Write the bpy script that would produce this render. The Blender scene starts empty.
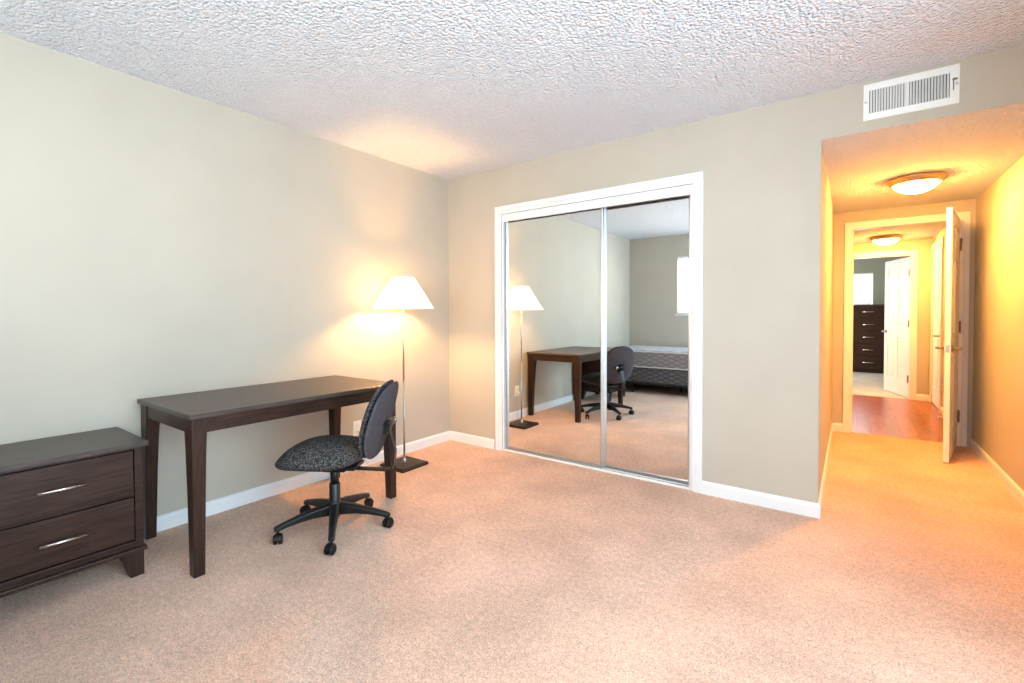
import bpy, bmesh, math, random
from mathutils import Vector, Matrix
random.seed(7)
scene = bpy.context.scene
COL = scene.collection
PI = math.pi

# ------------------------------------------------------------------ materials
def new_mat(name):
    m = bpy.data.materials.new(name); m.use_nodes = True
    nt = m.node_tree
    return m, nt, nt.nodes['Principled BSDF'], nt.nodes['Material Output']

def tex_coord(nt, scale=(1, 1, 1), rot=(0, 0, 0)):
    tc = nt.nodes.new('ShaderNodeTexCoord'); mp = nt.nodes.new('ShaderNodeMapping')
    mp.inputs['Scale'].default_value = scale
    mp.inputs['Rotation'].default_value = rot
    nt.links.new(tc.outputs['Object'], mp.inputs['Vector'])
    return mp.outputs['Vector']

def noise(nt, vec, scale, detail=3, rough=.5):
    n = nt.nodes.new('ShaderNodeTexNoise')
    n.inputs['Scale'].default_value = scale; n.inputs['Detail'].default_value = detail
    n.inputs['Roughness'].default_value = rough
    nt.links.new(vec, n.inputs['Vector'])
    return n.outputs['Fac']

def ramp(nt, fac, stops):
    r = nt.nodes.new('ShaderNodeValToRGB')
    el = r.color_ramp.elements
    el[0].position, el[0].color = stops[0][0], (*stops[0][1], 1)
    el[1].position, el[1].color = stops[-1][0], (*stops[-1][1], 1)
    for p, c in stops[1:-1]:
        e = el.new(p); e.color = (*c, 1)
    nt.links.new(fac, r.inputs['Fac'])
    return r.outputs['Color']

def mixc(nt, a, b, fac, mode='MIX'):
    m = nt.nodes.new('ShaderNodeMix'); m.data_type = 'RGBA'; m.blend_type = mode
    if isinstance(fac, float): m.inputs[0].default_value = fac
    else: nt.links.new(fac, m.inputs[0])
    nt.links.new(a, m.inputs[6]); nt.links.new(b, m.inputs[7])
    return m.outputs[2]

def bump(nt, h, bsdf, strength, dist):
    b = nt.nodes.new('ShaderNodeBump')
    b.inputs['Strength'].default_value = strength; b.inputs['Distance'].default_value = dist
    nt.links.new(h, b.inputs['Height']); nt.links.new(b.outputs['Normal'], bsdf.inputs['Normal'])
    return b

def plain(name, col, rough=.5, metal=0., spec=.5, bump_scale=None, bs=.1, bd=.001, coat=0.):
    m, nt, b, o = new_mat(name)
    b.inputs['Base Color'].default_value = (*col, 1)
    b.inputs['Roughness'].default_value = rough; b.inputs['Metallic'].default_value = metal
    b.inputs['Specular IOR Level'].default_value = spec
    b.inputs['Coat Weight'].default_value = coat
    v = tex_coord(nt)
    f = noise(nt, v, bump_scale or 60, 3)
    if bump_scale: bump(nt, f, b, bs, bd)
    # faint natural variation so nothing is perfectly uniform
    c = ramp(nt, noise(nt, v, 3.0, 2), [(.3, tuple(x*.97 for x in col)), (.7, tuple(min(1, x*1.02) for x in col))])
    nt.links.new(c, b.inputs['Base Color'])
    return m

WALL = (.505, .455, .385)
M = {}
M['wall'] = plain('wall_paint', WALL, .85, spec=.2, bump_scale=120, bs=.12, bd=.001)
M['wall_sage'] = plain('sage_wall_paint', (.33, .33, .26), .85, spec=.2, bump_scale=120, bs=.12, bd=.001)
M['trim'] = plain('white_trim_paint', (.80, .80, .82), .35, spec=.4)
M['door'] = plain('door_paint', (.86, .84, .80), .35, spec=.4)
M['black_plastic'] = plain('black_plastic', (.008, .008, .009), .34, spec=.35, bump_scale=300, bs=.1, bd=.0005)
M['caster'] = plain('caster_plastic', (.006, .006, .007), .4, spec=.3)
M['chrome'] = plain('brushed_nickel', (.72, .70, .67), .25, 1.)
M['nickel'] = plain('satin_nickel', (.36, .32, .27), .28, 1.)
M['steel'] = plain('brushed_steel_pole', (.50, .47, .44), .3, 1.)
M['hinge'] = plain('hinge_brass', (.30, .22, .13), .35, 1.)
M['alu'] = plain('anodised_aluminium', (.66, .68, .71), .33, 1.)
M['white_metal'] = plain('white_enamel', (.82, .83, .83), .4)
M['vent_dark'] = plain('duct_dark', (.10, .09, .085), .8)
M['track'] = plain('track_steel', (.30, .31, .33), .35, 1.)
M['dark_gap'] = plain('dark_recess', (.04, .04, .045), .7)
M['bronze'] = plain('light_fixture_rim', (.52, .33, .17), .35, .7)
M['base_bronze'] = plain('lamp_base_bronze', (.030, .015, .009), .35, 0., spec=.3)
M['frame_black'] = plain('bed_frame_steel', (.02, .02, .02), .5, .4)
M['blind'] = plain('blind_vinyl', (.85, .86, .86), .5)
M['cord'] = plain('clear_cord', (.62, .55, .42), .4)
M['outlet'] = plain('outlet_plastic', (.86, .82, .72), .4)
M['piping'] = plain('mattress_piping', (.72, .73, .75), .7)
M['closet'] = plain('closet_plaster', (.5, .48, .42), .9)

m, nt, b, o = new_mat('mirror_glass')
b.inputs['Metallic'].default_value = 1; b.inputs['Roughness'].default_value = 0.0
b.inputs['Base Color'].default_value = (.90, .93, .92, 1)
M['mirror'] = m

def carpet(name, c1, c2, c3):
    m, nt, b, o = new_mat(name)
    v = tex_coord(nt)
    fine = noise(nt, v, 150, 4, .8)
    mid = noise(nt, v, 42, 4, .7)
    big = noise(nt, v, 2.3, 4, .6)
    ca = ramp(nt, fine, [(.36, c1), (.50, c2), (.64, c3)])
    cb = ramp(nt, mid, [(.30, (.80, .78, .77)), (.70, (1.15, 1.15, 1.15))])
    cc = ramp(nt, big, [(.34, (.85, .83, .82)), (.66, (1.07, 1.07, 1.07))])
    c = mixc(nt, ca, cb, 1.0, 'MULTIPLY'); c = mixc(nt, c, cc, 1.0, 'MULTIPLY')
    nt.links.new(c, b.inputs['Base Color'])
    b.inputs['Roughness'].default_value = 1.; b.inputs['Specular IOR Level'].default_value = .05
    b.inputs['Sheen Weight'].default_value = .15
    h = nt.nodes.new('ShaderNodeMath'); h.operation = 'ADD'
    nt.links.new(fine, h.inputs[0]); nt.links.new(mid, h.inputs[1])
    bump(nt, h.outputs[0], b, .8, .012)
    return m
M['carpet'] = carpet('carpet_pile', (.56, .325, .23), (.89, .555, .415), (1.0, .82, .66))
M['carpet_pale'] = carpet('pale_bedroom_carpet', (.46, .43, .38), (.60, .57, .52), (.74, .71, .66))

# popcorn ceiling
def popcorn(name, col):
    m, nt, b, o = new_mat(name)
    v = tex_coord(nt)
    vo = nt.nodes.new('ShaderNodeTexVoronoi'); vo.feature = 'SMOOTH_F1'
    vo.inputs['Scale'].default_value = 66; vo.inputs['Smoothness'].default_value = .25
    wob = nt.nodes.new('ShaderNodeTexNoise'); wob.inputs['Scale'].default_value = 40
    nt.links.new(v, wob.inputs['Vector'])
    add = nt.nodes.new('ShaderNodeVectorMath'); add.operation = 'MULTIPLY_ADD'
    nt.links.new(wob.outputs['Color'], add.inputs[0]); add.inputs[1].default_value = (.012, .012, .012)
    nt.links.new(v, add.inputs[2]); nt.links.new(add.outputs[0], vo.inputs['Vector'])
    inv = nt.nodes.new('ShaderNodeMath'); inv.operation = 'SUBTRACT'; inv.inputs[0].default_value = 1
    nt.links.new(vo.outputs['Distance'], inv.inputs[1])
    n2 = noise(nt, v, 160, 3)
    ad = nt.nodes.new('ShaderNodeMath'); ad.operation = 'MULTIPLY_ADD'; ad.inputs[1].default_value = .35
    nt.links.new(n2, ad.inputs[0]); nt.links.new(inv.outputs[0], ad.inputs[2])
    c = ramp(nt, noise(nt, v, 60, 2), [(.3, tuple(x*.95 for x in col)), (.7, col)])
    nt.links.new(c, b.inputs['Base Color'])
    b.inputs['Roughness'].default_value = .95; b.inputs['Specular IOR Level'].default_value = .1
    bump(nt, ad.outputs[0], b, 1., .016)
    return m
M['popcorn'] = popcorn('popcorn_ceiling', (.80, .82, .90))

def wood(name, c1, c2, scale, rough, axis=1, coat=0.):
    m, nt, b, o = new_mat(name)
    s = [scale*14]*3; s[axis] = scale
    v = tex_coord(nt, s)
    f = noise(nt, v, 3, 6, .65)
    c = ramp(nt, f, [(.33, c1), (.66, c2)])
    nt.links.new(c, b.inputs['Base Color'])
    b.inputs['Roughness'].default_value = rough; b.inputs['Coat Weight'].default_value = coat
    b.inputs['Specular IOR Level'].default_value = .24
    bump(nt, f, b, .08, .001)
    return m
M['espresso'] = wood('espresso_wood', (.015, .0065, .005), (.054, .025, .017), 2.2, .36)
M['espresso_x'] = wood('espresso_wood_across', (.015, .0065, .005), (.054, .025, .017), 2.2, .36, axis=0)
M['espresso_z'] = wood('espresso_wood_upright', (.015, .0065, .005), (.052, .024, .016), 2.2, .36, axis=2)
M['espresso_top'] = wood('espresso_top', (.045, .032, .028), (.085, .063, .056), 2.2, .33)

m, nt, b, o = new_mat('laminate_floor')          # reddish plank floor of the passage
v = tex_coord(nt, (1, 1, 1), (0, 0, PI/2))
br = nt.nodes.new('ShaderNodeTexBrick'); br.inputs['Scale'].default_value = 1
br.inputs['Brick Width'].default_value = 1.2; br.inputs['Row Height'].default_value = .12
br.inputs['Mortar Size'].default_value = .0015; br.offset = .37
br.inputs['Color1'].default_value = (.26, .075, .022, 1); br.inputs['Color2'].default_value = (.40, .13, .040, 1)
br.inputs['Mortar'].default_value = (.12, .03, .01, 1)
nt.links.new(v, br.inputs['Vector'])
v2 = tex_coord(nt, (14, 2.5, 2))
g = ramp(nt, noise(nt, v2, 2, 5, .65), [(.3, (.62, .55, .5)), (.7, (1.25, 1.2, 1.15))])
nt.links.new(mixc(nt, br.outputs['Color'], g, 1., 'MULTIPLY'), b.inputs['Base Color'])
b.inputs['Roughness'].default_value = .28
M['laminate'] = m

def fabric(name, c1, c2, c3, scale=240):
    m, nt, b, o = new_mat(name)
    v = tex_coord(nt)
    vo = nt.nodes.new('ShaderNodeTexVoronoi'); vo.inputs['Scale'].default_value = scale
    nt.links.new(v, vo.inputs['Vector'])
    sep = nt.nodes.new('ShaderNodeSeparateColor'); nt.links.new(vo.outputs['Color'], sep.inputs[0])
    c = ramp(nt, sep.outputs[0], [(.25, c1), (.6, c2), (.93, c3)])
    nt.links.new(c, b.inputs['Base Color'])
    b.inputs['Roughness'].default_value = .95; b.inputs['Specular IOR Level'].default_value = .15
    bump(nt, vo.outputs['Distance'], b, .35, .002)
    return m
M['seat_fabric'] = fabric('speckled_charcoal_fabric', (.012, .012, .013), (.045, .043, .046), (.155, .145, .14))
M['back_fabric'] = fabric('plum_grey_fabric', (.048, .042, .052), (.072, .064, .077), (.115, .105, .118), 420)

def quilt(name, ca, cb, sx, sz, axis):
    """diamond quilting: cells sx wide and sz high, stitched along the diagonals"""
    m, nt, b, o = new_mat(name)
    if axis == 'side': v = tex_coord(nt, (1/sx, 1, 1/sz), (PI/2, 0, 0))
    else: v = tex_coord(nt, (1/sx, 1/sz, 1))
    mp = nt.nodes.new('ShaderNodeMapping'); mp.inputs['Rotation'].default_value = (0, 0, PI/4)
    nt.links.new(v, mp.inputs['Vector'])
    br = nt.nodes.new('ShaderNodeTexBrick'); br.inputs['Scale'].default_value = 1; br.offset = 0
    br.inputs['Brick Width'].default_value = 1; br.inputs['Row Height'].default_value = 1
    br.inputs['Mortar Size'].default_value = .17; br.inputs['Mortar Smooth'].default_value = 1
    br.inputs['Color1'].default_value = (*ca, 1); br.inputs['Color2'].default_value = (*[x*.8 for x in ca], 1)
    br.inputs['Mortar'].default_value = (*cb, 1)
    nt.links.new(mp.outputs['Vector'], br.inputs['Vector'])
    nt.links.new(br.outputs['Color'], b.inputs['Base Color'])
    b.inputs['Roughness'].default_value = .8
    inv = nt.nodes.new('ShaderNodeMath'); inv.operation = 'SUBTRACT'; inv.inputs[0].default_value = 1
    nt.links.new(br.outputs['Fac'], inv.inputs[1])
    bump(nt, inv.outputs[0], b, .7, .01)
    return m
M['matt_side'] = quilt('mattress_side_quilting', (.33, .32, .34), (.20, .19, .21), .11, .045, 'side')
M['matt_top'] = quilt('mattress_top_quilting', (.58, .60, .66), (.42, .44, .50), .14, .14, 'top')
M['box_side'] = quilt('box_spring_fabric', (.15, .15, .165), (.055, .055, .06), .11, .045, 'side')

def translucent_shade(name, col, trans, glow=None):
    m, nt, b, o = new_mat(name)
    nt.nodes.remove(b)
    d = nt.nodes.new('ShaderNodeBsdfDiffuse'); t = nt.nodes.new('ShaderNodeBsdfTranslucent')
    mx = nt.nodes.new('ShaderNodeMixShader'); mx.inputs[0].default_value = trans
    v = tex_coord(nt, (1, 1, 1))
    c = ramp(nt, noise(nt, v, 200, 2), [(.3, tuple(x*.97 for x in col)), (.7, col)])
    nt.links.new(c, d.inputs['Color']); nt.links.new(c, t.inputs['Color'])
    nt.links.new(d.outputs[0], mx.inputs[1]); nt.links.new(t.outputs[0], mx.inputs[2])
    if glow:      # the lit lamp glows through its cloth
        e = nt.nodes.new('ShaderNodeEmission'); e.inputs['Color'].default_value = (*glow[0], 1); e.inputs['Strength'].default_value = glow[1]
        ad = nt.nodes.new('ShaderNodeAddShader')
        nt.links.new(mx.outputs[0], ad.inputs[0]); nt.links.new(e.outputs[0], ad.inputs[1]); nt.links.new(ad.outputs[0], o.inputs['Surface'])
    else:
        nt.links.new(mx.outputs[0], o.inputs['Surface'])
    return m
M['shade'] = translucent_shade('linen_lamp_shade', (.94, .90, .80), .65, ((1, .56, .20), 6.5))

def emis(name, col, strength):
    m, nt, b, o = new_mat(name)
    nt.nodes.remove(b)
    e = nt.nodes.new('ShaderNodeEmission'); e.inputs['Color'].default_value = (*col, 1)
    e.inputs['Strength'].default_value = strength
    nt.links.new(e.outputs[0], o.inputs['Surface'])
    return m
M['bulb'] = emis('lit_bulb', (1, .53, .17), 1300)
M['dome'] = emis('lit_frosted_dome', (1, .465, .085), 345)

m, nt, b, o = new_mat('window_glass')
nt.nodes.remove(b)
t = nt.nodes.new('ShaderNodeBsdfTransparent'); t.inputs['Color'].default_value = (.95, .98, .97, 1)
g = nt.nodes.new('ShaderNodeBsdfGlossy'); g.inputs['Roughness'].default_value = .02
mx = nt.nodes.new('ShaderNodeMixShader'); mx.inputs[0].default_value = .06
nt.links.new(t.outputs[0], mx.inputs[1]); nt.links.new(g.outputs[0], mx.inputs[2])
nt.links.new(mx.outputs[0], o.inputs['Surface'])
M['glass'] = m

# ------------------------------------------------------------------ mesh helpers
def box(bm, x0, x1, y0, y1, z0, z1, mi=0):
    vs = [bm.verts.new(p) for p in ((x0,y0,z0),(x1,y0,z0),(x1,y1,z0),(x0,y1,z0),(x0,y0,z1),(x1,y0,z1),(x1,y1,z1),(x0,y1,z1))]
    for f in ((0,3,2,1),(4,5,6,7),(0,1,5,4),(1,2,6,5),(2,3,7,6),(3,0,4,7)):
        fc = bm.faces.new([vs[i] for i in f]); fc.material_index = mi
    return vs

def loft(bm, rings, close=True, mi=0, smooth=False):
    """rings: lists of points, all the same length, joined in order; ends capped"""
    R = [[bm.verts.new(p) for p in r] for r in rings]
    n = len(R[0])
    for a, c in zip(R[:-1], R[1:]):
        for i in range(n):
            f = bm.faces.new((a[i], a[(i+1) % n], c[(i+1) % n], c[i])); f.material_index = mi; f.smooth = smooth
    if close:
        f = bm.faces.new(list(reversed(R[0]))); f.material_index = mi
        f = bm.faces.new(R[-1]); f.material_index = mi
    return R

def tube(bm, pts, r, seg=12, mi=0, smooth=True):
    pts = [Vector(p) for p in pts]
    rr = r if isinstance(r, (list, tuple)) else [r]*len(pts)
    rings = []; prev = None
    for i, p in enumerate(pts):
        d = (pts[min(i+1, len(pts)-1)] - pts[max(i-1, 0)]).normalized()
        if prev is None:
            a = d.orthogonal().normalized()
        else:
            a = (prev - d*prev.dot(d)).normalized()
        prev = a; c = d.cross(a)
        rings.append([p + a*math.cos(2*PI*k/seg)*rr[i] + c*math.sin(2*PI*k/seg)*rr[i] for k in range(seg)])
    loft(bm, rings, True, mi, smooth)

def lathe(bm, prof, cx=0, cy=0, seg=32, mi=0, smooth=True):
    rings = [[(cx+r*math.cos(2*PI*k/seg), cy+r*math.sin(2*PI*k/seg), z) for k in range(seg)] for r, z in prof]
    loft(bm, rings, True, mi, smooth)

def obj(name, bm, mat, parent=None, bevel=0., loc=None, seg=2, auto=False):
    bmesh.ops.recalc_face_normals(bm, faces=bm.faces)
    me = bpy.data.meshes.new(name); bm.to_mesh(me); bm.free()
    o = bpy.data.objects.new(name, me); COL.objects.link(o)
    for mm in (mat if isinstance(mat, (list, tuple)) else [mat]): me.materials.append(mm)
    if parent: o.parent = parent
    if loc: o.location = loc
    if bevel:
        md = o.modifiers.new('soft_edges', 'BEVEL'); md.width = bevel; md.segments = seg
        md.limit_method = 'ANGLE'; md.angle_limit = math.radians(40)
    return o

def tag(o, label=None, cat=None, group=None, kind=None):
    if label: o['label'] = label
    if cat: o['category'] = cat
    if group: o['group'] = group
    if kind: o['kind'] = kind
    return o

def thing(name, label, cat, loc=(0, 0, 0), rz=0., group=None):
    o = bpy.data.objects.new(name, None); COL.objects.link(o)
    o.location = loc; o.rotation_euler = (0, 0, rz); o.empty_display_size = .1
    return tag(o, label, cat, group)

def boxes(name, bxs, mat, parent=None, bevel=0., kind=None, label=None):
    bm = bmesh.new()
    for bx in bxs: box(bm, *bx)
    o = obj(name, bm, mat, parent, bevel)
    if kind: o['kind'] = kind
    if label: o['label'] = label
    return o

def struct(name, bxs, mat, bevel=0., label=None):
    return boxes(name, bxs, mat, None, bevel, 'structure', label)

def root_struct(name, loc=(0, 0, 0), rz=0., label=None):
    o = bpy.data.objects.new(name, None); COL.objects.link(o)
    o.location = loc; o.rotation_euler = (0, 0, rz); o['kind'] = 'structure'; o.empty_display_size = .1
    if label: o['label'] = label
    return o

# ------------------------------------------------------------------ dimensions
H = 2.44; XR = 3.93; D = 4.3; HX = 2.916; HS = 2.17; HE = 2.46; H2E = 5.08; T = .12
B3 = 8.75

# ------------------------------------------------------------------ shell
struct('floor', [(-T, XR+T, -D-T, HE+.05, -.1, 0)], M['carpet'], label='pinkish beige cut pile carpet over the room and hall')
struct('floor_passage', [(2.3, XR+T, HE+.05, H2E+.06, -.1, 0)], M['laminate'], label='reddish brown plank floor beyond the first door')
struct('floor_bedroom', [(1.5, 4.9, H2E+.06, B3+T, -.1, 0)], M['carpet_pale'], label='pale carpet of the far bedroom')
struct('ceiling', [(-T, XR+T, -D-T, T, H, H+.1)], M['popcorn'], label='white popcorn textured ceiling of the room')
struct('ceiling_hall', [(HX-T, XR+T, T, HE+T, HS, HS+.1), (HX, XR, .004, T, HS, HS+.006)], M['popcorn'], label='lower popcorn ceiling of the short hall')
struct('ceiling_passage', [(2.3, XR+T, HE+T, H2E+T, HS, HS+.1)], M['popcorn'], label='popcorn ceiling over the plank floor')
struct('ceiling_bedroom', [(1.5, 4.9, H2E+T, B3+T, H, H+.1)], M['wall_sage'])
struct('wall_left', [(-T, 0, -D-T, T, 0, H)], M['wall'], label='long beige wall behind the desk')
# closet wall with opening
CX0, CX1, CH = .625, 2.215, 2.05
struct('wall_closet', [(0, CX0, 0, T, 0, H), (CX1, HX, 0, T, 0, H), (CX0, CX1, 0, T, CH, H), (HX, XR, 0, T, HS+.006, H), (HX, XR, 0, .004, HS, HS+.006)], M['wall'],
       label='beige wall with the mirrored closet and the hall opening')
struct('wall_closet_back', [(0, HX-T, .72, .80, 0, H), (-.0, .08, T, .72, 0, H)], M['closet'])
# back wall with window opening
WX0, WX1, WZ0, WZ1 = .80, 3.2, 1.17, 2.09
struct('wall_back', [(-T, WX0, -D-T, -D, 0, H), (WX1, XR+T, -D-T, -D, 0, H), (WX0, WX1, -D-T, -D, 0, WZ0), (WX0, WX1, -D-T, -D, WZ1, H)], M['wall'],
       label='beige wall behind the bed seen in the mirrors')
RY0, RY1, RZ0, RZ1 = -4.15, -1.35, .30, 2.2  # opening for the added daylight window in the right wall
struct('wall_right', [(XR, XR+T, -D, RY0, 0, H), (XR, XR+T, RY1, 4.235, 0, H), (XR, XR+T, 4.99, H2E+T, 0, H), (XR, XR+T, 4.235, 4.99, 2.0, H), (XR, XR+T, RY0, RY1, 0, RZ0), (XR, XR+T, RY0, RY1, RZ1, H)], M['wall'],
       label='beige wall running from the room down the hall')
struct('wall_hall_left', [(HX-T, HX, T, HE, 0, HS)], M['wall'])
DX0, DX1, DH = 3.055, 3.845, 2.015
struct('wall_hall_end', [(2.3, DX0, HE, HE+T, 0, HS), (DX1, XR, HE, HE+T, 0, HS), (DX0, DX1, HE, HE+T, DH, HS)], M['wall'])
struct('wall_passage_left', [(2.18, 2.3, HE, H2E+T, 0, HS)], M['wall'])
EX0, EX1, EH = 2.94, 3.725, 1.975
struct('wall_passage_end', [(2.3, EX0, H2E, H2E+T, 0, H), (EX1, XR, H2E, H2E+T, 0, H), (EX0, EX1, H2E, H2E+T, EH, H)], M['wall'])
BWX0, BWX1, BWZ0, BWZ1 = 2.55, 3.42, 1.30, 1.99
struct('wall_bedroom_back', [(1.5, BWX0, B3, B3+T, 0, H), (BWX1, 4.9, B3, B3+T, 0, H), (BWX0, BWX1, B3, B3+T, 0, BWZ0), (BWX0, BWX1, B3, B3+T, BWZ1, H)], M['wall_sage'])
LY0, LY1 = 5.9, 8.0
struct('wall_bedroom_left', [(1.38, 1.5, H2E, LY0, 0, H), (1.38, 1.5, LY1, B3+T, 0, H), (1.38, 1.5, LY0, LY1, 0, .8), (1.38, 1.5, LY0, LY1, 2.1, H)], M['wall_sage'])
struct('wall_bedroom_right', [(4.9, 5.02, H2E, B3+T, 0, H)], M['wall_sage'])
struct('wall_bedroom_front', [(1.5, 2.3, H2E, H2E+T, 0, H), (XR+T, 4.9, H2E, H2E+T, 0, H)], M['wall_sage'])

# baseboards: profile swept along a run, rounded top
def baseboard(name, p0, p1, nrm, h=.083, t=.013, kind='structure'):
    bm = bmesh.new()
    p0, p1, n = Vector(p0), Vector(p1), Vector(nrm)
    prof = [(0, 0), (t, 0), (t, h*.78), (t*.75, h*.88), (t*.35, h*.97), (0, h)]
    loft(bm, [[p + n*a + Vector((0, 0, b)) for a, b in prof] for p in (p0, p1)])
    o = obj(name, bm, M['trim']); o['kind'] = kind
    return o
baseboard('baseboard_left', (0, -D, 0), (0, 0, 0), (1, 0, 0))
baseboard('baseboard_closet_left', (0.013, 0, 0), (.546, 0, 0), (0, -1, 0))
baseboard('baseboard_closet_right', (2.273, 0, 0), (HX+.013, 0, 0), (0, -1, 0))
baseboard('baseboard_hall_left', (HX, 0, 0), (HX, HE, 0), (1, 0, 0))
baseboard('baseboard_hall_end', (HX+.013, HE, 0), (3.01, HE, 0), (0, -1, 0))
baseboard('baseboard_right', (XR, -D, 0), (XR, HE, 0), (-1, 0, 0))
baseboard('baseboard_back', (0.013, -D, 0), (XR-.013, -D, 0), (0, 1, 0))
baseboard('baseboard_passage_end', (3.785, H2E, 0), (XR, H2E, 0), (0, -1, 0))
baseboard('baseboard_passage_right', (XR, HE+T, 0), (XR, 4.165, 0), (-1, 0, 0))
baseboard('baseboard_bedroom', (1.5, B3, 0), (4.9, B3, 0), (0, -1, 0))

# ------------------------------------------------------------------ door casings
def casing_boxes(x0, x1, h, y, s, w=.065, d=.017):
    """stepped casing round an opening in a wall facing s (=-1 towards the camera)"""
    out = []
    def yy(dd): return (y-dd, y) if s < 0 else (y, y+dd)
    for (a, b2, dd) in ((0, w*.45, d*.65), (w*.45, w, d)):
        out.append((x0-b2, x0-a, *yy(dd), 0, h+a)); out.append((x1+a, x1+b2, *yy(dd), 0, h+a))
        out.append((x0-b2, x1+b2, *yy(dd), h+a, h+b2))
    return out
# closet trim
cb = casing_boxes(.628, 2.212, 2.038, 0, -1, .067)
cb += [(.628, .645, 0, .11, 0, 2.038), (2.195, 2.212, 0, .11, 0, 2.038), (.645, 2.195, .004, .018, 1.972, 2.038), (.645, 2.195, .018, .11, 1.995, 2.038)]
struct('trim_1', cb, M['trim'], .003, 'white stepped casing and fascia round the mirrored closet')
struct('trim_2', casing_boxes(3.07, 3.83, 2.0, HE, -1, .065) + casing_boxes(3.07, 3.83, 2.0, HE+T, 1, .065)
       + [(3.055, 3.07, HE, HE+T, 0, 2.0), (3.83, 3.845, HE, HE+T, 0, 2.0), (3.055, 3.845, HE, HE+T, 2.0, 2.015),
          (3.07, 3.08, HE+.05, HE+.085, 0, 2.0), (3.82, 3.83, HE+.05, HE+.085, 0, 2.0)], M['trim'], .003,
       'white casing of the open door at the end of the hall')
struct('trim_3', casing_boxes(2.955, 3.71, 1.96, H2E, -1, .075) + [(2.94, 2.955, H2E, H2E+T, 0, 1.96), (3.71, 3.725, H2E, H2E+T, 0, 1.96), (2.94, 3.725, H2E, H2E+T, 1.96, 1.975)],
       M['trim'], .003, 'white casing of the far bedroom doorway')
# casing of the side door in the right wall of the passage
sy0, sy1, sh = 4.235, 4.99, 2.0
struct('trim_4', [(XR-.017, XR, sy0-.07, sy0, 0, sh+.07), (XR-.017, XR, sy1, sy1+.07, 0, sh+.07), (XR-.017, XR, sy0, sy1, sh, sh+.07)], M['trim'], .003,
       'white casing of the side door in the right wall')

# ------------------------------------------------------------------ doors
def hinge_part(parent, x, y, z):
    bm = bmesh.new()
    box(bm, x-.002, x+.030, y-.004, y+.002, z-.045, z+.045)
    tube(bm, [(x, y-.006, z-.05), (x, y-.006, z+.05)], .007, 10)
    tube(bm, [(x, y-.006, z+.05), (x, y-.006, z+.056)], .009, 10)
    return obj('hinge', bm, M['hinge'], parent)

def lever_part(parent, x, yface, s, z, toward):
    """lever handle on a door face; s = direction of the face, toward = +1/-1 along x"""
    bm = bmesh.new()
    tube(bm, [(x, yface, z), (x, yface+s*.008, z)], .028, 20)
    tube(bm, [(x, yface+s*.008, z), (x, yface+s*.05, z)], .010, 12)
    tube(bm, [(x, yface+s*.05, z), (x+toward*.03, yface+s*.054, z), (x+toward*.07, yface+s*.052, z), (x+toward*.105, yface+s*.044, z-.002)], [.011, .0105, .009, .008], 12)
    return obj('door_handle', bm, M['nickel'], parent)

def six_panel(name, w, h, loc, rz, mat, label, levers=True, knob_only=False, hinge_side=1):
    """door leaf: hinge on local x=0, leaf runs to local x=-w, thickness along +y 0..0.035"""
    r = root_struct(name, loc, rz, label)
    t = .035; e = .009
    bm = bmesh.new()
    box(bm, -w, 0, e, t-e, 0, h)
    st = .105; mid = .10
    rails = [(0, .22), (.84*h/2.0, .84*h/2.0+.16), (1.60*h/2.0, 1.60*h/2.0+.11), (h-.12, h)]
    cx = -w/2
    for ya, yb in ((0, e), (t-e, t)):
        box(bm, -w, -w+st, ya, yb, 0, h); box(bm, -st, 0, ya, yb, 0, h)
        box(bm, cx-mid/2, cx+mid/2, ya, yb, 0, h)
        for z0, z1 in rails:
            box(bm, -w+st, cx-mid/2, ya, yb, z0, z1); box(bm, cx+mid/2, -st, ya, yb, z0, z1)
    # raised fields
    for (xa, xb) in ((-w+st, cx-mid/2), (cx+mid/2, -st)):
        for (za, zb) in zip([q[1] for q in rails[:-1]], [q[0] for q in rails[1:]]):
            for yb, yt in ((e, .0015), (t-e, t-.0015)):
                g, g2 = .016, .038
                loft(bm, [[(xa+g, yb, za+g), (xb-g, yb, za+g), (xb-g, yb, zb-g), (xa+g, yb, zb-g)],
                          [(xa+g2, yt, za+g2), (xb-g2, yt, za+g2), (xb-g2, yt, zb-g2), (xa+g2, yt, zb-g2)]])
    obj('door_leaf', bm, mat, r, .0012, seg=1)
    if levers:
        lever_part(r, -w+.065, 0, -1, .89, 1)
        lever_part(r, -w+.065, t, 1, .89, 1)
        bm = bmesh.new(); box(bm, -w-.001, -w+.002, .006, t-.006, .86, .92)
        box(bm, -w-.008, -w, .013, t-.013, .882, .898)
        obj('latch', bm, M['nickel'], r)
    for z in (.25, h/2+.05, h-.22): hinge_part(r, .004, 0 if hinge_side > 0 else t, z)
    return r
# first door: hinged at right jamb, leaf swings toward the camera
ang1 = math.atan2(-(1.735-2.44), -(3.662-3.828))       # local -x points at the free edge
six_panel('door_1', .735, 1.985, (3.832, 2.44, .012), math.atan2(2.44-1.735, 3.832-3.692), M['door'],
          'white six panel door open into the hall, with lever handles')
six_panel('door_2', .72, 1.94, (3.705, H2E+T+.006, .012), math.atan2((H2E+T)-(H2E+T+.64), 3.705-3.49), M['door'],
          'white six panel door open into the far bedroom')
d3 = six_panel('door_3', .745, 1.985, (XR+.035, sy1-.006, .012), PI/2, M['door'], 'closed white side door in the right wall of the passage')

# ------------------------------------------------------------------ spring door stop, side wall
bm = bmesh.new()
tube(bm, [(XR-.017, 3.6, .05), (XR-.075, 3.6, .05)], .006, 8); tube(bm, [(XR-.075, 3.6, .05), (XR-.09, 3.6, .05)], .011, 10)
tube(bm, [(XR-.013, 3.6, .05), (XR-.018, 3.6, .05)], .012, 10)
tag(obj('door_stop', bm, M['white_metal']), 'small white door stop on the baseboard beside the plank floor', 'door stop')

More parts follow.
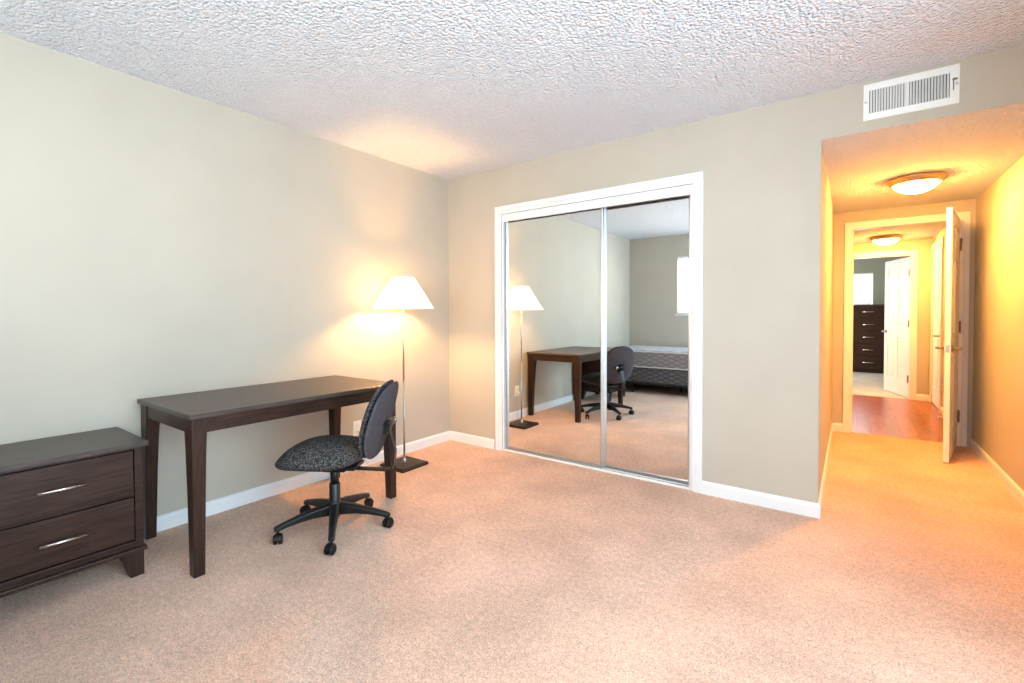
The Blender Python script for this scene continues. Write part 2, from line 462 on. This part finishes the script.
# ------------------------------------------------------------------ windows
def blinds(name, parent_loc, width, z0, z1, label, tilt=18, group=None, axis='x', lower=0.):
    """horizontal slat blinds; local x along the width, centred"""
    r = thing(name, label, 'blinds', parent_loc[0], parent_loc[1], group)
    bm = bmesh.new(); box(bm, -width/2, width/2, -.02, .02, z1-.035, z1)
    obj('headrail', bm, M['blind'], r, .003)
    bm = bmesh.new(); z = z1-.055; a = math.radians(tilt); dx, dz = .0125*math.cos(a), .0125*math.sin(a)
    while z > z0+.03+lower:
        for k in range(1):
            vs = [(-width/2+.004, -dx, z-dz), (-width/2+.004, 0, z+.002), (-width/2+.004, dx, z+dz)]
            lo = [bm.verts.new(p) for p in vs]; hi = [bm.verts.new((-p[0], p[1], p[2])) for p in vs]
            lo2 = [bm.verts.new((p[0], p[1], p[2]-.001)) for p in vs]; hi2 = [bm.verts.new((-p[0], p[1], p[2]-.001)) for p in vs]
            for i in range(2):
                bm.faces.new((lo[i], lo[i+1], hi[i+1], hi[i])); bm.faces.new((lo2[i], hi2[i], hi2[i+1], lo2[i+1]))
            bm.faces.new((lo[0], hi[0], hi2[0], lo2[0])); bm.faces.new((lo[2], lo2[2], hi2[2], hi[2]))
        z -= .022
    obj('slats', bm, M['blind'], r)
    bm = bmesh.new(); box(bm, -width/2, width/2, -.012, .012, z0+.005+lower, z0+.025+lower)
    obj('bottom_rail', bm, M['blind'], r, .003)
    for x in (-width*.36, 0, width*.36):
        bm = bmesh.new(); tube(bm, [(x, .013, z0+.02+lower), (x, .013, z1-.03)], .0012, 5)
        obj('ladder_cord', bm, M['blind'], r)
    return r

def window(name, loc, rz, w, z0, z1, label, mull=True):
    """local x along width (centred), local +y into the room, origin on the inner wall plane"""
    r = root_struct(name, loc, rz, label)
    f = .035; y0, y1 = -.105, -.065
    bx = [(-w/2, -w/2+f, y0, y1, z0, z1), (w/2-f, w/2, y0, y1, z0, z1), (-w/2+f, w/2-f, y0, y1, z0, z0+f), (-w/2+f, w/2-f, y0, y1, z1-f, z1)]
    if mull: bx.append((-.02, .02, y0, y1, z0+f, z1-f))
    boxes('window_frame', bx, M['white_metal'], r, .002)
    boxes('pane', [(-w/2+f, w/2-f, -.088, -.084, z0+f, z1-f)], M['glass'], r)
    boxes('window_sill', [(-w/2-.03, w/2+.03, -.065, .022, z0-.022, z0)], M['trim'], r, .003)
    return r
wc = (WX0+WX1)/2
window('window_1', (wc, -D, 0), 0, WX1-WX0, WZ0, WZ1, 'white framed window in the wall behind the bed')
blinds('window_blinds', ((wc, -D-.035, 0), 0), WX1-WX0-.02, WZ0, WZ1, 'white slatted blinds on the window above the bed, seen in the mirror', 8)
rc = (RY0+RY1)/2
window('added_window_2', (XR, rc, 0), PI/2, RY1-RY0, RZ0, RZ1, 'unseen wide window added in the right hand wall as a daylight source')  # unseen window added beside the camera so daylight can enter from the right
bc = (BWX0+BWX1)/2
window('window_3', (bc, B3, 0), PI, BWX1-BWX0, BWZ0, BWZ1, 'small window in the far bedroom', mull=False)
blinds('window_blinds', ((bc, B3+.035, 0), PI), BWX1-BWX0-.02, BWZ0, BWZ1, 'white slatted blinds behind the tall chest in the far bedroom', 10)
window('window_4', (1.5, (LY0+LY1)/2, 0), -PI/2, LY1-LY0, .8, 2.1, 'side window of the far bedroom')

# ------------------------------------------------------------------ mirrored sliding doors
def mirror_door(x0, x1, y, label):
    r = thing('sliding_mirror', label, 'closet door', ((x0+x1)/2, y, .022), 0, 'mirrored sliding closet doors')
    w = (x1-x0)/2; h = 1.972; s = .022
    boxes('mirror', [(-w+.004, w-.004, .004, .010, .004, h-.004)], M['mirror'], r, label='frameless looking mirror glass panel')
    for a in (-1, 1):
        bm = bmesh.new()
        xa, xb = (a*w, a*(w-s)) if a < 0 else (w-s, w)
        xa, xb = min(xa, xb), max(xa, xb)
        xm = (xa+xb)/2; ya = -.006
        prof = [(xa, .016), (xa, ya+.004), (xa+.003, ya), (xm-.002, ya-.003), (xm+.002, ya-.003), (xb-.003, ya), (xb, ya+.004), (xb, .016)]
        loft(bm, [[(p[0], p[1], z) for p in prof] for z in (0, h)])
        obj('stile', bm, M['alu'], r)
    boxes('rail', [(-w+s, w-s, -.005, .014, 0, .018)], M['alu'], r, .002)
    boxes('rail', [(-w+s, w-s, -.005, .014, h-.012, h)], M['alu'], r, .002)
    return r
mirror_door(.648, 1.558, .034, 'left mirrored sliding closet door reflecting the lit lamp and desk')
mirror_door(1.548, 2.192, .059, 'right mirrored sliding closet door reflecting the bed and back wall')
# tracks
struct('trim_5', [(.645, 2.195, .004, .020, 0, .016), (.645, 2.195, .052, .056, 0, .016), (.645, 2.195, .092, .10, 0, .016)], M['white_metal'], .002, 'white floor track rails under the sliding mirrors')
struct('trim_6', [(.645, 2.195, .020, .052, 0, .006), (.645, 2.195, .056, .092, 0, .006)], M['track'], 0, 'dark channels between the track rails')

# ------------------------------------------------------------------ air vent
v = thing('air_vent', 'white metal air register with upright louvres above the hall opening', 'air vent', (3.296, 0, 2.322))
vw, vh = .191, .097
bm = bmesh.new()
ix0, ix1, iz = -.165, .155, .060
for bx in ((-vw, ix0, -.008, 0, -vh, vh), (ix1, vw, -.008, 0, -vh, vh), (ix0, ix1, -.008, 0, iz, vh), (ix0, ix1, -.008, 0, -vh, -iz), (-.014, -.001, -.009, 0, -iz, iz)):
    box(bm, *bx)
obj('frame', bm, M['white_metal'], v, .002)
boxes('duct_back', [(ix0, ix1, -.0015, -.0005, -iz, iz)], M['vent_dark'], v)
bm = bmesh.new()
def vane(xc, ang):
    c, s_ = math.cos(ang), math.sin(ang); L = .0056; tt = .0009
    pts = []
    for (a, b2) in ((-L, -tt), (L, -tt), (L, tt), (-L, tt)):
        pts.append((xc + a*s_ + b2*c, -.0075 + a*c*.8 - b2*s_))
    loft(bm, [[(p[0], min(p[1], -.0016), z) for p in pts] for z in (-iz, iz)])
for k in range(13):
    vane(ix0+.008+k*.0117, math.radians(-38))
    vane(.006+k*.0118, math.radians(38))
obj('louvres', bm, M['white_metal'], v)
bm = bmesh.new(); box(bm, .166, .170, -.0095, -.008, -.03, .03); box(bm, .164, .182, -.018, -.008, .020, .026)
obj('damper_lever', bm, M['vent_dark'], v)
for x in (-.180, .180):
    bm = bmesh.new(); tube(bm, [(x, -.007, 0), (x, -.0105, 0)], .005, 12)
    obj('screw', bm, M['chrome'], v)

# ------------------------------------------------------------------ flush ceiling lights
def flush_light(loc, label):
    r = thing('ceiling_light', label, 'ceiling light', loc, 0, 'flush dome ceiling lights in the hall')
    bm = bmesh.new()
    lathe(bm, [(.155, 0), (.170, -.004), (.173, -.012), (.166, -.020), (.158, -.034), (.146, -.046), (.138, -.048), (.136, -.040), (.130, -.002)], seg=48)
    obj('rim', bm, M['bronze'], r)
    bm = bmesh.new()
    prof = [(.002, -.108), (.03, -.106), (.06, -.099), (.09, -.085), (.115, -.066), (.130, -.048), (.135, -.036), (.13, -.006)]
    lathe(bm, prof, seg=48)
    obj('glass_dome', bm, M['dome'], r)
    return r
flush_light((3.44, 1.33, HS), 'lit flush dome light with brown rim nearest the hall opening')
flush_light((3.42, 4.55, HS), 'lit flush dome light beyond the first door, over the plank floor')

# ------------------------------------------------------------------ outlet
r = thing('wall_outlet', 'small ivory electrical outlet on the wall under the desk', 'outlet', (0, -1.02, .31))
bm = bmesh.new(); box(bm, 0, .006, -.036, .036, -.058, .058); obj('cover_plate', bm, M['outlet'], r, .002)
for z in (.022, -.022):
    bm = bmesh.new(); box(bm, .006, .0075, -.014, .014, z-.014, z+.014)
    box(bm, .0075, .0079, -.007, -.005, z-.005, z+.005, 1); box(bm, .0075, .0079, .005, .007, z-.005, z+.005, 1)
    obj('socket', bm, [M['outlet'], M['vent_dark']], r)

# ------------------------------------------------------------------ nightstand
ns = thing('nightstand', 'dark brown two drawer nightstand with silver bar pulls at the left edge', 'nightstand', (.24, -2.755, 0))
NX0, NX1, NY0, NY1 = -.215, .213, -.272, .272      # local case extents
def taper_foot(bm, x0, x1, y0, y1, z1, dx, dy):
    loft(bm, [[(x0+max(dx,0), y0+max(dy,0), 0), (x1+min(dx,0), y0+max(dy,0), 0), (x1+min(dx,0), y1+min(dy,0), 0), (x0+max(dx,0), y1+min(dy,0), 0)],
              [(x0, y0, z1), (x1, y0, z1), (x1, y1, z1), (x0, y1, z1)]])
boxes('top_panel', [(NX0-.01, .236, -.290, .290, .590, .612)], M['espresso_top'], ns, .003)
boxes('carcass', [(NX0, NX1, NY0, NY0+.03, .134, .590), (NX0, NX1, NY1-.03, NY1, .134, .590), (NX0, NX0+.01, NY0+.03, NY1-.03, .134, .590),
                  (NX0+.01, NX1-.002, NY0+.03, NY1-.03, .134, .162), (NX0+.01, NX1-.002, NY0+.03, NY1-.03, .578, .590), (NX0+.01, NX1-.012, NY0+.03, NY1-.03, .364, .380)], M['espresso'], ns, .0015)
boxes('base_ledge', [(NX0, .233, -.285, .280, .116, .134)], M['espresso'], ns, .003)
for (z0, z1) in ((.166, .364), (.379, .577)):
    dr = boxes('drawer', [(NX0+.02, NX1-.002, NY0+.033, NY1-.033, z0+.003, z1-.003)], M['espresso'], ns, .002)
    bm = bmesh.new(); zc = (z0+z1)/2; X = NX1-.002
    tube(bm, [(X+.028, -.072, zc), (X+.028, .072, zc)], .0058, 12)
    for y in (-.048, .048): tube(bm, [(X, y, zc), (X+.028, y, zc)], .0045, 10)
    obj('handle', bm, M['chrome'], dr)
for (sx, sy) in ((1, 1), (1, -1), (-1, 1), (-1, -1)):
    bm = bmesh.new()
    xa, xb = (NX1-.075, NX1) if sx > 0 else (NX0, NX0+.075)
    ya, yb = (NY1-.085, NY1) if sy > 0 else (NY0, NY0+.085)
    taper_foot(bm, xa, xb, ya, yb, .116, .03 if sx > 0 else -.03, .035 if sy > 0 else -.035)
    obj('leg', bm, M['espresso_z'], ns, .002)

# ------------------------------------------------------------------ desk
desk = thing('writing_desk', 'long dark brown wooden desk with tapered legs against the left wall', 'desk', (.356, -1.793, 0))
dx, dy = .346, .588
boxes('tabletop', [(-dx, dx, -dy, dy, .718, .740)], M['espresso_top'], desk, .003)
ax, ay = dx-.012, dy-.012
boxes('apron', [(ax-.028, ax-.006, -ay+.06, ay-.06, .648, .718)], M['espresso'], desk, .0015)
boxes('apron', [(-ax+.006, -ax+.028, -ay+.06, ay-.06, .648, .718)], M['espresso'], desk, .0015)
boxes('side_apron', [(-ax+.08, ax-.08, -ay+.006, -ay+.028, .648, .718)], M['espresso_x'], desk, .0015)
boxes('side_apron', [(-ax+.08, ax-.08, ay-.028, ay-.006, .648, .718)], M['espresso_x'], desk, .0015)
for sx in (1, -1):
    for sy in (1, -1):
        bm = bmesh.new(); rings = []
        for z, wx, wy in ((0, .052, .046), (.15, .056, .049), (.35, .064, .053), (.55, .076, .058), (.645, .085, .062), (.718, .085, .062)):
            x_o, y_o = sx*ax, sy*ay; xi, yi = sx*(ax-wx), sy*(ay-wy)
            rings.append([(x_o, y_o, z), (xi, y_o, z), (xi, yi, z), (x_o, yi, z)])
        loft(bm, rings)
        obj('leg', bm, M['espresso_z'], desk, .003)

# ------------------------------------------------------------------ floor lamp
LX, LY = .245, -.765
lamp = thing('floor_lamp', 'lit floor lamp with cream tapered shade and square dark base by the corner', 'floor lamp', (LX, LY, 0))
bm = bmesh.new()
loft(bm, [[(sx*s, sy*s, z) for sx, sy in ((-1,-1),(1,-1),(1,1),(-1,1))] for s, z in ((.132, 0), (.132, .016), (.124, .026))])
obj('base', bm, M['base_bronze'], lamp, .002)
bm = bmesh.new(); lathe(bm, [(.014, .024), (.016, .03), (.013, .05), (.009, .06), (.009, .062)], seg=20); obj('collar', bm, M['steel'], lamp)
bm = bmesh.new(); tube(bm, [(0, 0, .055), (0, 0, .66)], .0075, 14); tube(bm, [(0, 0, .66), (0, 0, .672)], .010, 14); tube(bm, [(0, 0, .672), (0, 0, 1.25)], .0075, 14)
obj('pole', bm, M['steel'], lamp)
bm = bmesh.new(); tube(bm, [(-.022, -.012, 1.180), (.022, .012, 1.180)], .0028, 8); tube(bm, [(0, 0, 1.172), (0, 0, 1.19)], .010, 12)
obj('switch', bm, M['steel'], lamp)
bm = bmesh.new(); lathe(bm, [(.012, 1.235), (.016, 1.24), (.016, 1.275), (.013, 1.28)], seg=16); obj('socket', bm, M['black_plastic'], lamp)
bm = bmesh.new(); lathe(bm, [(.010, 1.278), (.014, 1.288), (.026, 1.305), (.030, 1.325), (.024, 1.348), (.010, 1.360)], seg=20)
obj('bulb', bm, M['bulb'], lamp)
# square pyramid shade: thin cloth walls, open top and bottom
bm = bmesh.new()
zb, zt, sb, st2, th = 1.232, 1.468, .168, .060, .0012
def shade_ring(s, z, n=7, rad=.10):
    # square with slightly softened corners
    pts = []
    rr = s*rad
    for (cx, cy, a0) in ((s-rr, s-rr, 0), (-s+rr, s-rr, PI/2), (-s+rr, -s+rr, PI), (s-rr, -s+rr, 3*PI/2)):
        for k in range(4):
            a = a0 + PI/2*k/3
            pts.append((cx+rr*math.cos(a), cy+rr*math.sin(a), z))
    return pts
loft(bm, [shade_ring(s, z) for s, z in ((sb, zb), ((sb+st2)/2, (zb+zt)/2), (st2, zt))], False)
sh = obj('lamp_shade', bm, M['shade'], lamp)
for s_, z in ((sb, zb), (st2, zt)):      # hemmed rims
    bm = bmesh.new(); pts = [(p[0], p[1], z) for p in shade_ring(s_, z)]; pts.append(pts[0])
    tube(bm, pts, .0022, 6); obj('hem', bm, M['shade'], sh)
bm = bmesh.new()     # wire spider that carries the shade
for a in (0, PI/2): tube(bm, [(-.06*math.cos(a), -.06*math.sin(a), 1.470), (.06*math.cos(a), .06*math.sin(a), 1.470)], .0015, 6)
tube(bm, [(0, 0, 1.47), (0, 0, 1.488)], .005, 10)
for s_ in (-1, 1): tube(bm, [(0, 0, 1.31), (s_*.045, 0, 1.35), (s_*.05, 0, 1.42), (0, 0, 1.47)], .0015, 6)
obj('harp', bm, M['steel'], lamp)
bm = bmesh.new()     # cord to the outlet
pts = [(-.132, -.02, .012), (-.16, -.08, .008), (-.15, -.16, .006), (-.10, -.22, .006), (-.06, -.20, .006), (-.10, -.14, .007), (-.19, -.18, .012), (-.205, -.23, .10), (-.205, -.25, .25), (-.208, -.25, .290)]
sm = []
for i in range(len(pts)-1):
    p0, p1, p2, p3 = [Vector(pts[max(0, min(len(pts)-1, i+k))]) for k in (-1, 0, 1, 2)]
    for k in range(6):
        t_ = k/6
        sm.append(.5*((2*p1)+(-p0+p2)*t_+(2*p0-5*p1+4*p2-p3)*t_*t_+(-p0+3*p1-3*p2+p3)*t_**3))
sm.append(Vector(pts[-1]))
tube(bm, sm, .0028, 8)
cd = obj('cord', bm, M['cord'], lamp)
bm = bmesh.new(); box(bm, -.227, -.202, -.263, -.237, .276, .300); obj('plug', bm, M['outlet'], cd, .003)

# ------------------------------------------------------------------ office chair
CHX, CHY = .760, -1.708
chair = thing('office_chair', 'armless charcoal fabric swivel chair on five black casters at the desk', 'office chair', (CHX, CHY, 0), math.radians(213))
def star_leg(a):
    bm = bmesh.new()
    ca, sa = math.cos(a), math.sin(a)
    def P(r, w, z): return (r*ca - w*sa, r*sa + w*ca, z)
    rings = []
    for r_, w, zt_, zb_ in ((.02, .026, .150, .085), (.06, .026, .146, .088), (.12, .022, .136, .090), (.19, .019, .120, .084), (.25, .017, .103, .074), (.285, .017, .093, .066), (.305, .012, .086, .066)):
        rings.append([P(r_, -w, zb_), P(r_, w, zb_), P(r_, w, zt_-.010), P(r_, w*.45, zt_), P(r_, -w*.45, zt_), P(r_, -w, zt_-.010)])
    loft(bm, rings, smooth=False)
    return obj('leg', bm, M['black_plastic'], chair, .003), P
base_ang = math.radians(35.5-213)
for k in range(5):
    a = base_ang + k*2*PI/5
    lg, P = star_leg(a)
    swing = a + math.radians([60, -50, 20, 75, -30][k])
    cs, ss = math.cos(swing), math.sin(swing)
    cx, cy = .285*math.cos(a), .285*math.sin(a)
    bm = bmesh.new()
    tube(bm, [(cx, cy, .05), (cx, cy, .076)], .006, 8)
    ox, oy = cx+cs*.012, cy+ss*.012
    for s_ in (-1, 1):
        p0 = Vector((ox - ss*s_*.006, oy + cs*s_*.006, .026)); p1 = Vector((ox - ss*s_*.022, oy + cs*s_*.022, .026))
        tube(bm, [p0, p0.lerp(p1, .15), p0.lerp(p1, .8), p1], [.023, .026, .026, .020], 20)
    # hood over the wheels
    rg = []
    for j in range(7):
        t_ = j/6*PI*.75 + .2
        rg.append([(ox + cs*(.031*math.cos(t_)) - ss*w, oy + ss*(.031*math.cos(t_)) + cs*w, .026 + .031*math.sin(t_)) for w in (-.012, .012)] +
                  [(ox + cs*(.024*math.cos(t_)) - ss*w, oy + ss*(.024*math.cos(t_)) + cs*w, .026 + .024*math.sin(t_)) for w in (.012, -.012)])
    loft(bm, rg)
    obj('caster', bm, M['caster'], lg)
bm = bmesh.new(); lathe(bm, [(.034, .078), (.040, .085), (.041, .14), (.033, .156), (.030, .16)], seg=28); obj('hub', bm, M['black_plastic'], chair)
bm = bmesh.new()
lathe(bm, [(.031, .150), (.029, .155), (.0285, .252), (.025, .256)], seg=28); lathe(bm, [(.023, .25), (.0225, .318), (.020, .322)], seg=28)
lathe(bm, [(.013, .315), (.013, .345)], seg=18)
obj('gas_lift', bm, M['black_plastic'], chair)
bm = bmesh.new()
box(bm, -.14, .10, -.075, .075, .345, .362)
loft(bm, [[(-.10, -.055, .345), (.07, -.055, .345), (.07, .055, .345), (-.10, .055, .345)], [(-.07, -.04, .325), (.045, -.04, .325), (.045, .04, .325), (-.07, .04, .325)]])
tube(bm, [(.0, -.04, .342), (.02, -.12, .340), (.03, -.15, .338)], [.005, .005, .005], 8); tube(bm, [(.03, -.15, .338), (.034, -.185, .337)], [.009, .007], 10)
obj('seat_plate', bm, M['black_plastic'], chair, .002)

def cushion(w_fn, half_d, top, bot, edge, nu=40, nv=14, nexp=2.6, drop=None, flat=2.4):
    """pad built of rings from the crown centre out to the rim and back below"""
    bm = bmesh.new()
    rings = []
    def pt(a, s, z):
        ca, sa = math.cos(a), math.sin(a)
        r = 1/((abs(ca)**nexp + abs(sa)**nexp)**(1/nexp))
        x = r*ca*s*half_d; y = r*sa*s*w_fn(x/half_d)
        return (x, y, z + (drop(x/half_d, y) if drop else 0))
    prof = []
    for k in range(nv+1):
        t_ = k/nv
        s = max(math.sin(t_*PI/2), .02)
        prof.append((s**.8, edge + top*(1-s**flat)))
    for k in range(1, nv+1):
        t_ = k/nv*PI/2
        prof.append((max(math.cos(t_)**.55, .02), edge - bot*math.sin(t_)**.8))
    for s, z in prof: rings.append([pt(2*PI*k/nu, s, z) for k in range(nu)])
    loft(bm, rings, smooth=True)
    return bm
# seat: local +x forward
def seat_drop(u, y): return -.030*max(0, u-.15)**2*1.6 + .012*max(0, -u-.4) - .05*(abs(y))**2
bm = cushion(lambda u: .232 - .012*u, .238, .068, .056, .424, drop=seat_drop, flat=3.4)
for vv in bm.verts: vv.co.x += .052
seat = obj('seat', bm, M['seat_fabric'], chair)
# backrest: modelled flat (x = up, y = sideways, z = thickness) then stood up, leaning back
lean = math.radians(15)
Mb = Matrix.Translation((-.262, 0, .614)) @ Matrix.Rotation(-lean, 4, 'Y') @ Matrix(((0, 0, 1, 0), (0, 1, 0, 0), (1, 0, 0, 0), (0, 0, 0, 1)))
def stand(bm):
    for vv in bm.verts:
        c = vv.co.copy()
        c.z += .55*c.y*c.y                      # wrap round the sitter
        c.z += -.10*(c.x)**2 + .0               # slight lumbar curve
        vv.co = Mb @ c
    return bm
back_w = lambda u: .194 - .020*max(0, -u)**2*1.2 - .012*u
back = obj('backrest', stand(cushion(back_w, .215, .040, .016, .010, nexp=2.7, flat=3.4)), M['seat_fabric'], chair)
bm = cushion(back_w, .213, .012, .022, -.016, nexp=2.7)
bk = obj('back_shell', stand(bm), M['back_fabric'], chair); bk['label'] = 'plum grey cloth covering the rear of the backrest'
# bracket on the back + J bar
bm = bmesh.new()
ctr = Mb @ Vector((-.02, 0, -.045))
nrm = (Mb.to_3x3() @ Vector((0, 0, -1))).normalized(); upv = (Mb.to_3x3() @ Vector((1, 0, 0))).normalized()
def BP(u, s, d): return ctr + upv*u + Vector((0, 1, 0))*s + nrm*d
loft(bm, [[BP(-.055, -.036, -.012), BP(-.055, .036, -.012), BP(.042, .036, -.012), BP(.042, -.036, -.012)],
          [BP(-.048, -.028, .016), BP(-.048, .028, .016), BP(.036, .028, .016), BP(.036, -.028, .016)]])
tube(bm, [BP(.008, -.050, .008), BP(.008, .050, .008)], .019, 16)
obj('back_bracket', bm, M['black_plastic'], chair, .002)
bm = bmesh.new(); tube(bm, [BP(.008, -.048, .008), BP(.008, -.062, .008)], [.012, .017], 16); tube(bm, [BP(.008, -.062, .008), BP(.008, -.080, .008)], [.021, .019], 16)
obj('adjusting_knob', bm, M['chrome'], chair)
bm = bmesh.new()
path = [Vector((-.06, 0, .340)), Vector((-.16, 0, .336)), Vector((-.290, 0, .332)), Vector((-.320, 0, .340)), Vector((-.334, 0, .362)), Vector((-.340, 0, .44)), BP(-.03, 0, .020), BP(.02, 0, .018)]
rings = []
for i, p in enumerate(path):
    d = (path[min(i+1, len(path)-1)] - path[max(i-1, 0)]).normalized(); nn = d.cross(Vector((0, 1, 0))).normalized()
    w, tt = .021, .0045
    rings.append([p + Vector((0, w, 0)) + nn*tt, p + Vector((0, -w, 0)) + nn*tt, p - Vector((0, w, 0)) - nn*tt, p - Vector((0, -w, 0)) - nn*tt])
loft(bm, rings)
obj('back_support_bar', bm, M['black_plastic'], chair, .0015)

# ------------------------------------------------------------------ bed (behind the camera's view, seen in the mirror)
BX0, BX1, BY0, BY1 = .05, 1.98, -4.27, -3.33
def pad(bm, x0, x1, y0, y1, z0, z1, r=.05):
    def ring(ins, z):
        pts = []; rr = max(r-ins, .005)
        for (cx, cy, a0) in ((x1-ins-rr, y1-ins-rr, 0), (x0+ins+rr, y1-ins-rr, PI/2), (x0+ins+rr, y0+ins+rr, PI), (x1-ins-rr, y0+ins+rr, 3*PI/2)):
            for k in range(5):
                a = a0+PI/2*k/4; pts.append((cx+rr*math.cos(a), cy+rr*math.sin(a), z))
        return pts
    loft(bm, [ring(i, z) for i, z in ((.014, z0), (.003, z0+.01), (0, z0+.02), (0, z1-.02), (.003, z1-.01), (.014, z1))])
frame = thing('bed_frame', 'black metal bed frame under the box spring, seen in the mirror', 'bed frame', (0, 0, 0))
boxes('frame_rails', [(BX0+.04, BX1-.04, BY1-.05, BY1-.02, .135, .165), (BX0+.04, BX1-.04, BY0+.02, BY0+.05, .135, .165), (BX0+.02, BX0+.05, BY0+.02, BY1-.02, .135, .165),
                      (BX1-.05, BX1-.02, BY0+.02, BY1-.02, .135, .165), (1.0, 1.04, BY0+.05, BY1-.05, .135, .165)], M['frame_black'], frame)
for x, y in ((.42, BY1-.06), (1.62, BY1-.06), (.42, BY0+.06), (1.62, BY0+.06), (1.02, -3.8)):
    bm = bmesh.new(); box(bm, x-.014, x+.014, y-.014, y+.014, .05, .136); tube(bm, [(x-.012, y, .027), (x+.012, y, .027)], .026, 16); tube(bm, [(x, y, .03), (x, y, .06)], .008, 8)
    obj('leg', bm, M['frame_black'], frame)
bm = bmesh.new(); pad(bm, BX0+.01, BX1-.01, BY0, BY1-.01, .166, .385, .05)
tag(obj('box_spring', bm, M['box_side']), 'dark grey patterned box spring between bed frame and mattress', 'box spring')
mt = thing('mattress', 'bare grey quilted mattress on the box spring, seen in the mirror', 'mattress', (0, 0, 0))
bm = bmesh.new(); pad(bm, BX0, BX1, BY0, BY1, .386, .630, .06)
obj('side_panel', bm, M['matt_side'], mt)
bm = bmesh.new(); pad(bm, BX0+.006, BX1-.006, BY0+.006, BY1-.006, .618, .648, .055)
obj('quilted_top', bm, M['matt_top'], mt)
for z in (.398, .622):
    bm = bmesh.new(); r_ = .06; pts = []
    for (cx, cy, a0) in ((BX1-r_, BY1-r_, 0), (BX0+r_, BY1-r_, PI/2), (BX0+r_, BY0+r_, PI), (BX1-r_, BY0+r_, 3*PI/2)):
        for k in range(5):
            a = a0+PI/2*k/4; pts.append((cx+(r_+.001)*math.cos(a), cy+(r_+.001)*math.sin(a), z))
    pts.append(pts[0]); tube(bm, pts, .0075, 8)
    obj('piping', bm, M['piping'], mt)

# ------------------------------------------------------------------ chest of drawers in the far bedroom
ch = thing('chest_of_drawers', 'tall dark five drawer chest under the window of the far bedroom', 'chest of drawers', (3.335, 8.3, 0))
boxes('carcass', [(-.42, .42, .018, .43, .07, 1.32)], M['espresso_z'], ch, .002)
boxes('top_panel', [(-.44, .44, -.01, .44, 1.32, 1.345)], M['espresso_top'], ch, .003)
boxes('plinth', [(-.42, .42, .03, .42, 0, .07)], M['espresso_x'], ch)
for k in range(5):
    z0 = .075+k*.249
    dr = boxes('drawer', [(-.40, .40, -.0, .018, z0+.006, z0+.243)], M['espresso_x'], ch, .003)
    bm = bmesh.new(); zc = z0+.13
    tube(bm, [(-.09, -.03, zc), (.09, -.03, zc)], .007, 10)
    for x in (-.06, .06): tube(bm, [(x, 0, zc), (x, -.03, zc)], .005, 8)
    obj('handle', bm, M['chrome'], dr)

# ------------------------------------------------------------------ lights
def area(name, loc, target, sx, sy, power, col):
    l = bpy.data.lights.new(name, 'AREA'); l.shape = 'RECTANGLE'; l.size = sx; l.size_y = sy
    l.energy = power; l.color = col
    o = bpy.data.objects.new(name, l); COL.objects.link(o); o.location = loc
    o.rotation_euler = (Vector(target)-Vector(loc)).to_track_quat('-Z', 'Z').to_euler()
    return o
def point(name, loc, power, col, rad, parent=None):
    l = bpy.data.lights.new(name, 'POINT'); l.energy = power; l.color = col; l.shadow_soft_size = rad
    o = bpy.data.objects.new(name, l); COL.objects.link(o); o.location = loc
    if parent: o.parent = parent
    return o
DAY = (.64, .84, 1.0)
area('daylight_back_window', (wc, -D-.45, 1.85), (wc, 0, 1.3), 3.3, 2.0, 310, (1.0, .95, .90))
area('daylight_added_window', (XR+.35, rc, 1.5), (0, rc, .9), 3.2, 2.2, 300, DAY)  # added daylight on the left wall and floor, through the made-up right window
area('daylight_bedroom_window', (bc, B3+.35, 1.7), (bc, 0, 1.7), 1.4, 1.1, 90, (.97, .98, 1))
area('daylight_bedroom_side', (1.1, (LY0+LY1)/2, 1.5), (4, (LY0+LY1)/2, 1.3), 2.4, 1.5, 190, (.97, .98, 1))

w = bpy.data.worlds.new('sky'); scene.world = w; w.use_nodes = True
nt = w.node_tree; bg = nt.nodes['Background']
sky = nt.nodes.new('ShaderNodeTexSky'); sky.sky_type = 'HOSEK_WILKIE'; sky.turbidity = 4; sky.sun_direction = (.2, .5, .8)
nt.links.new(sky.outputs[0], bg.inputs[0]); bg.inputs[1].default_value = .8

# ------------------------------------------------------------------ camera
yaw, pitch, roll = -.6285, -.0201, -.0032
cy_, sy_ = math.cos(yaw), math.sin(yaw)
fwd = Vector((sy_*math.cos(pitch), cy_*math.cos(pitch), math.sin(pitch)))
right = Vector((cy_, -sy_, 0)); up = right.cross(fwd)
r2 = right*math.cos(roll)+up*math.sin(roll); u2 = -right*math.sin(roll)+up*math.cos(roll)
cam = bpy.data.cameras.new('camera'); co = bpy.data.objects.new('camera', cam); COL.objects.link(co)
mw = Matrix((r2, u2, -fwd)).transposed().to_4x4(); mw.translation = Vector((3.0611, -3.2011, 1.185))
co.matrix_world = mw
cam.sensor_width = 36; cam.lens = 466.262/1024*36; cam.shift_y = -(341.5-323.14)/1024
cam.clip_start = .02
scene.camera = co

scene.view_settings.view_transform = 'Standard'; scene.view_settings.look = 'None'
scene.view_settings.gamma = 1; scene.view_settings.use_curve_mapping = False
scene.view_settings.exposure = 0.19
scene.cycles.use_denoising = True
scene.cycles.max_bounces = 10; scene.cycles.diffuse_bounces = 6; scene.cycles.glossy_bounces = 5
scene.cycles.transmission_bounces = 6; scene.cycles.transparent_max_bounces = 12
scene.cycles.sample_clamp_indirect = 6
scene.cycles.caustics_reflective = False; scene.cycles.caustics_refractive = False
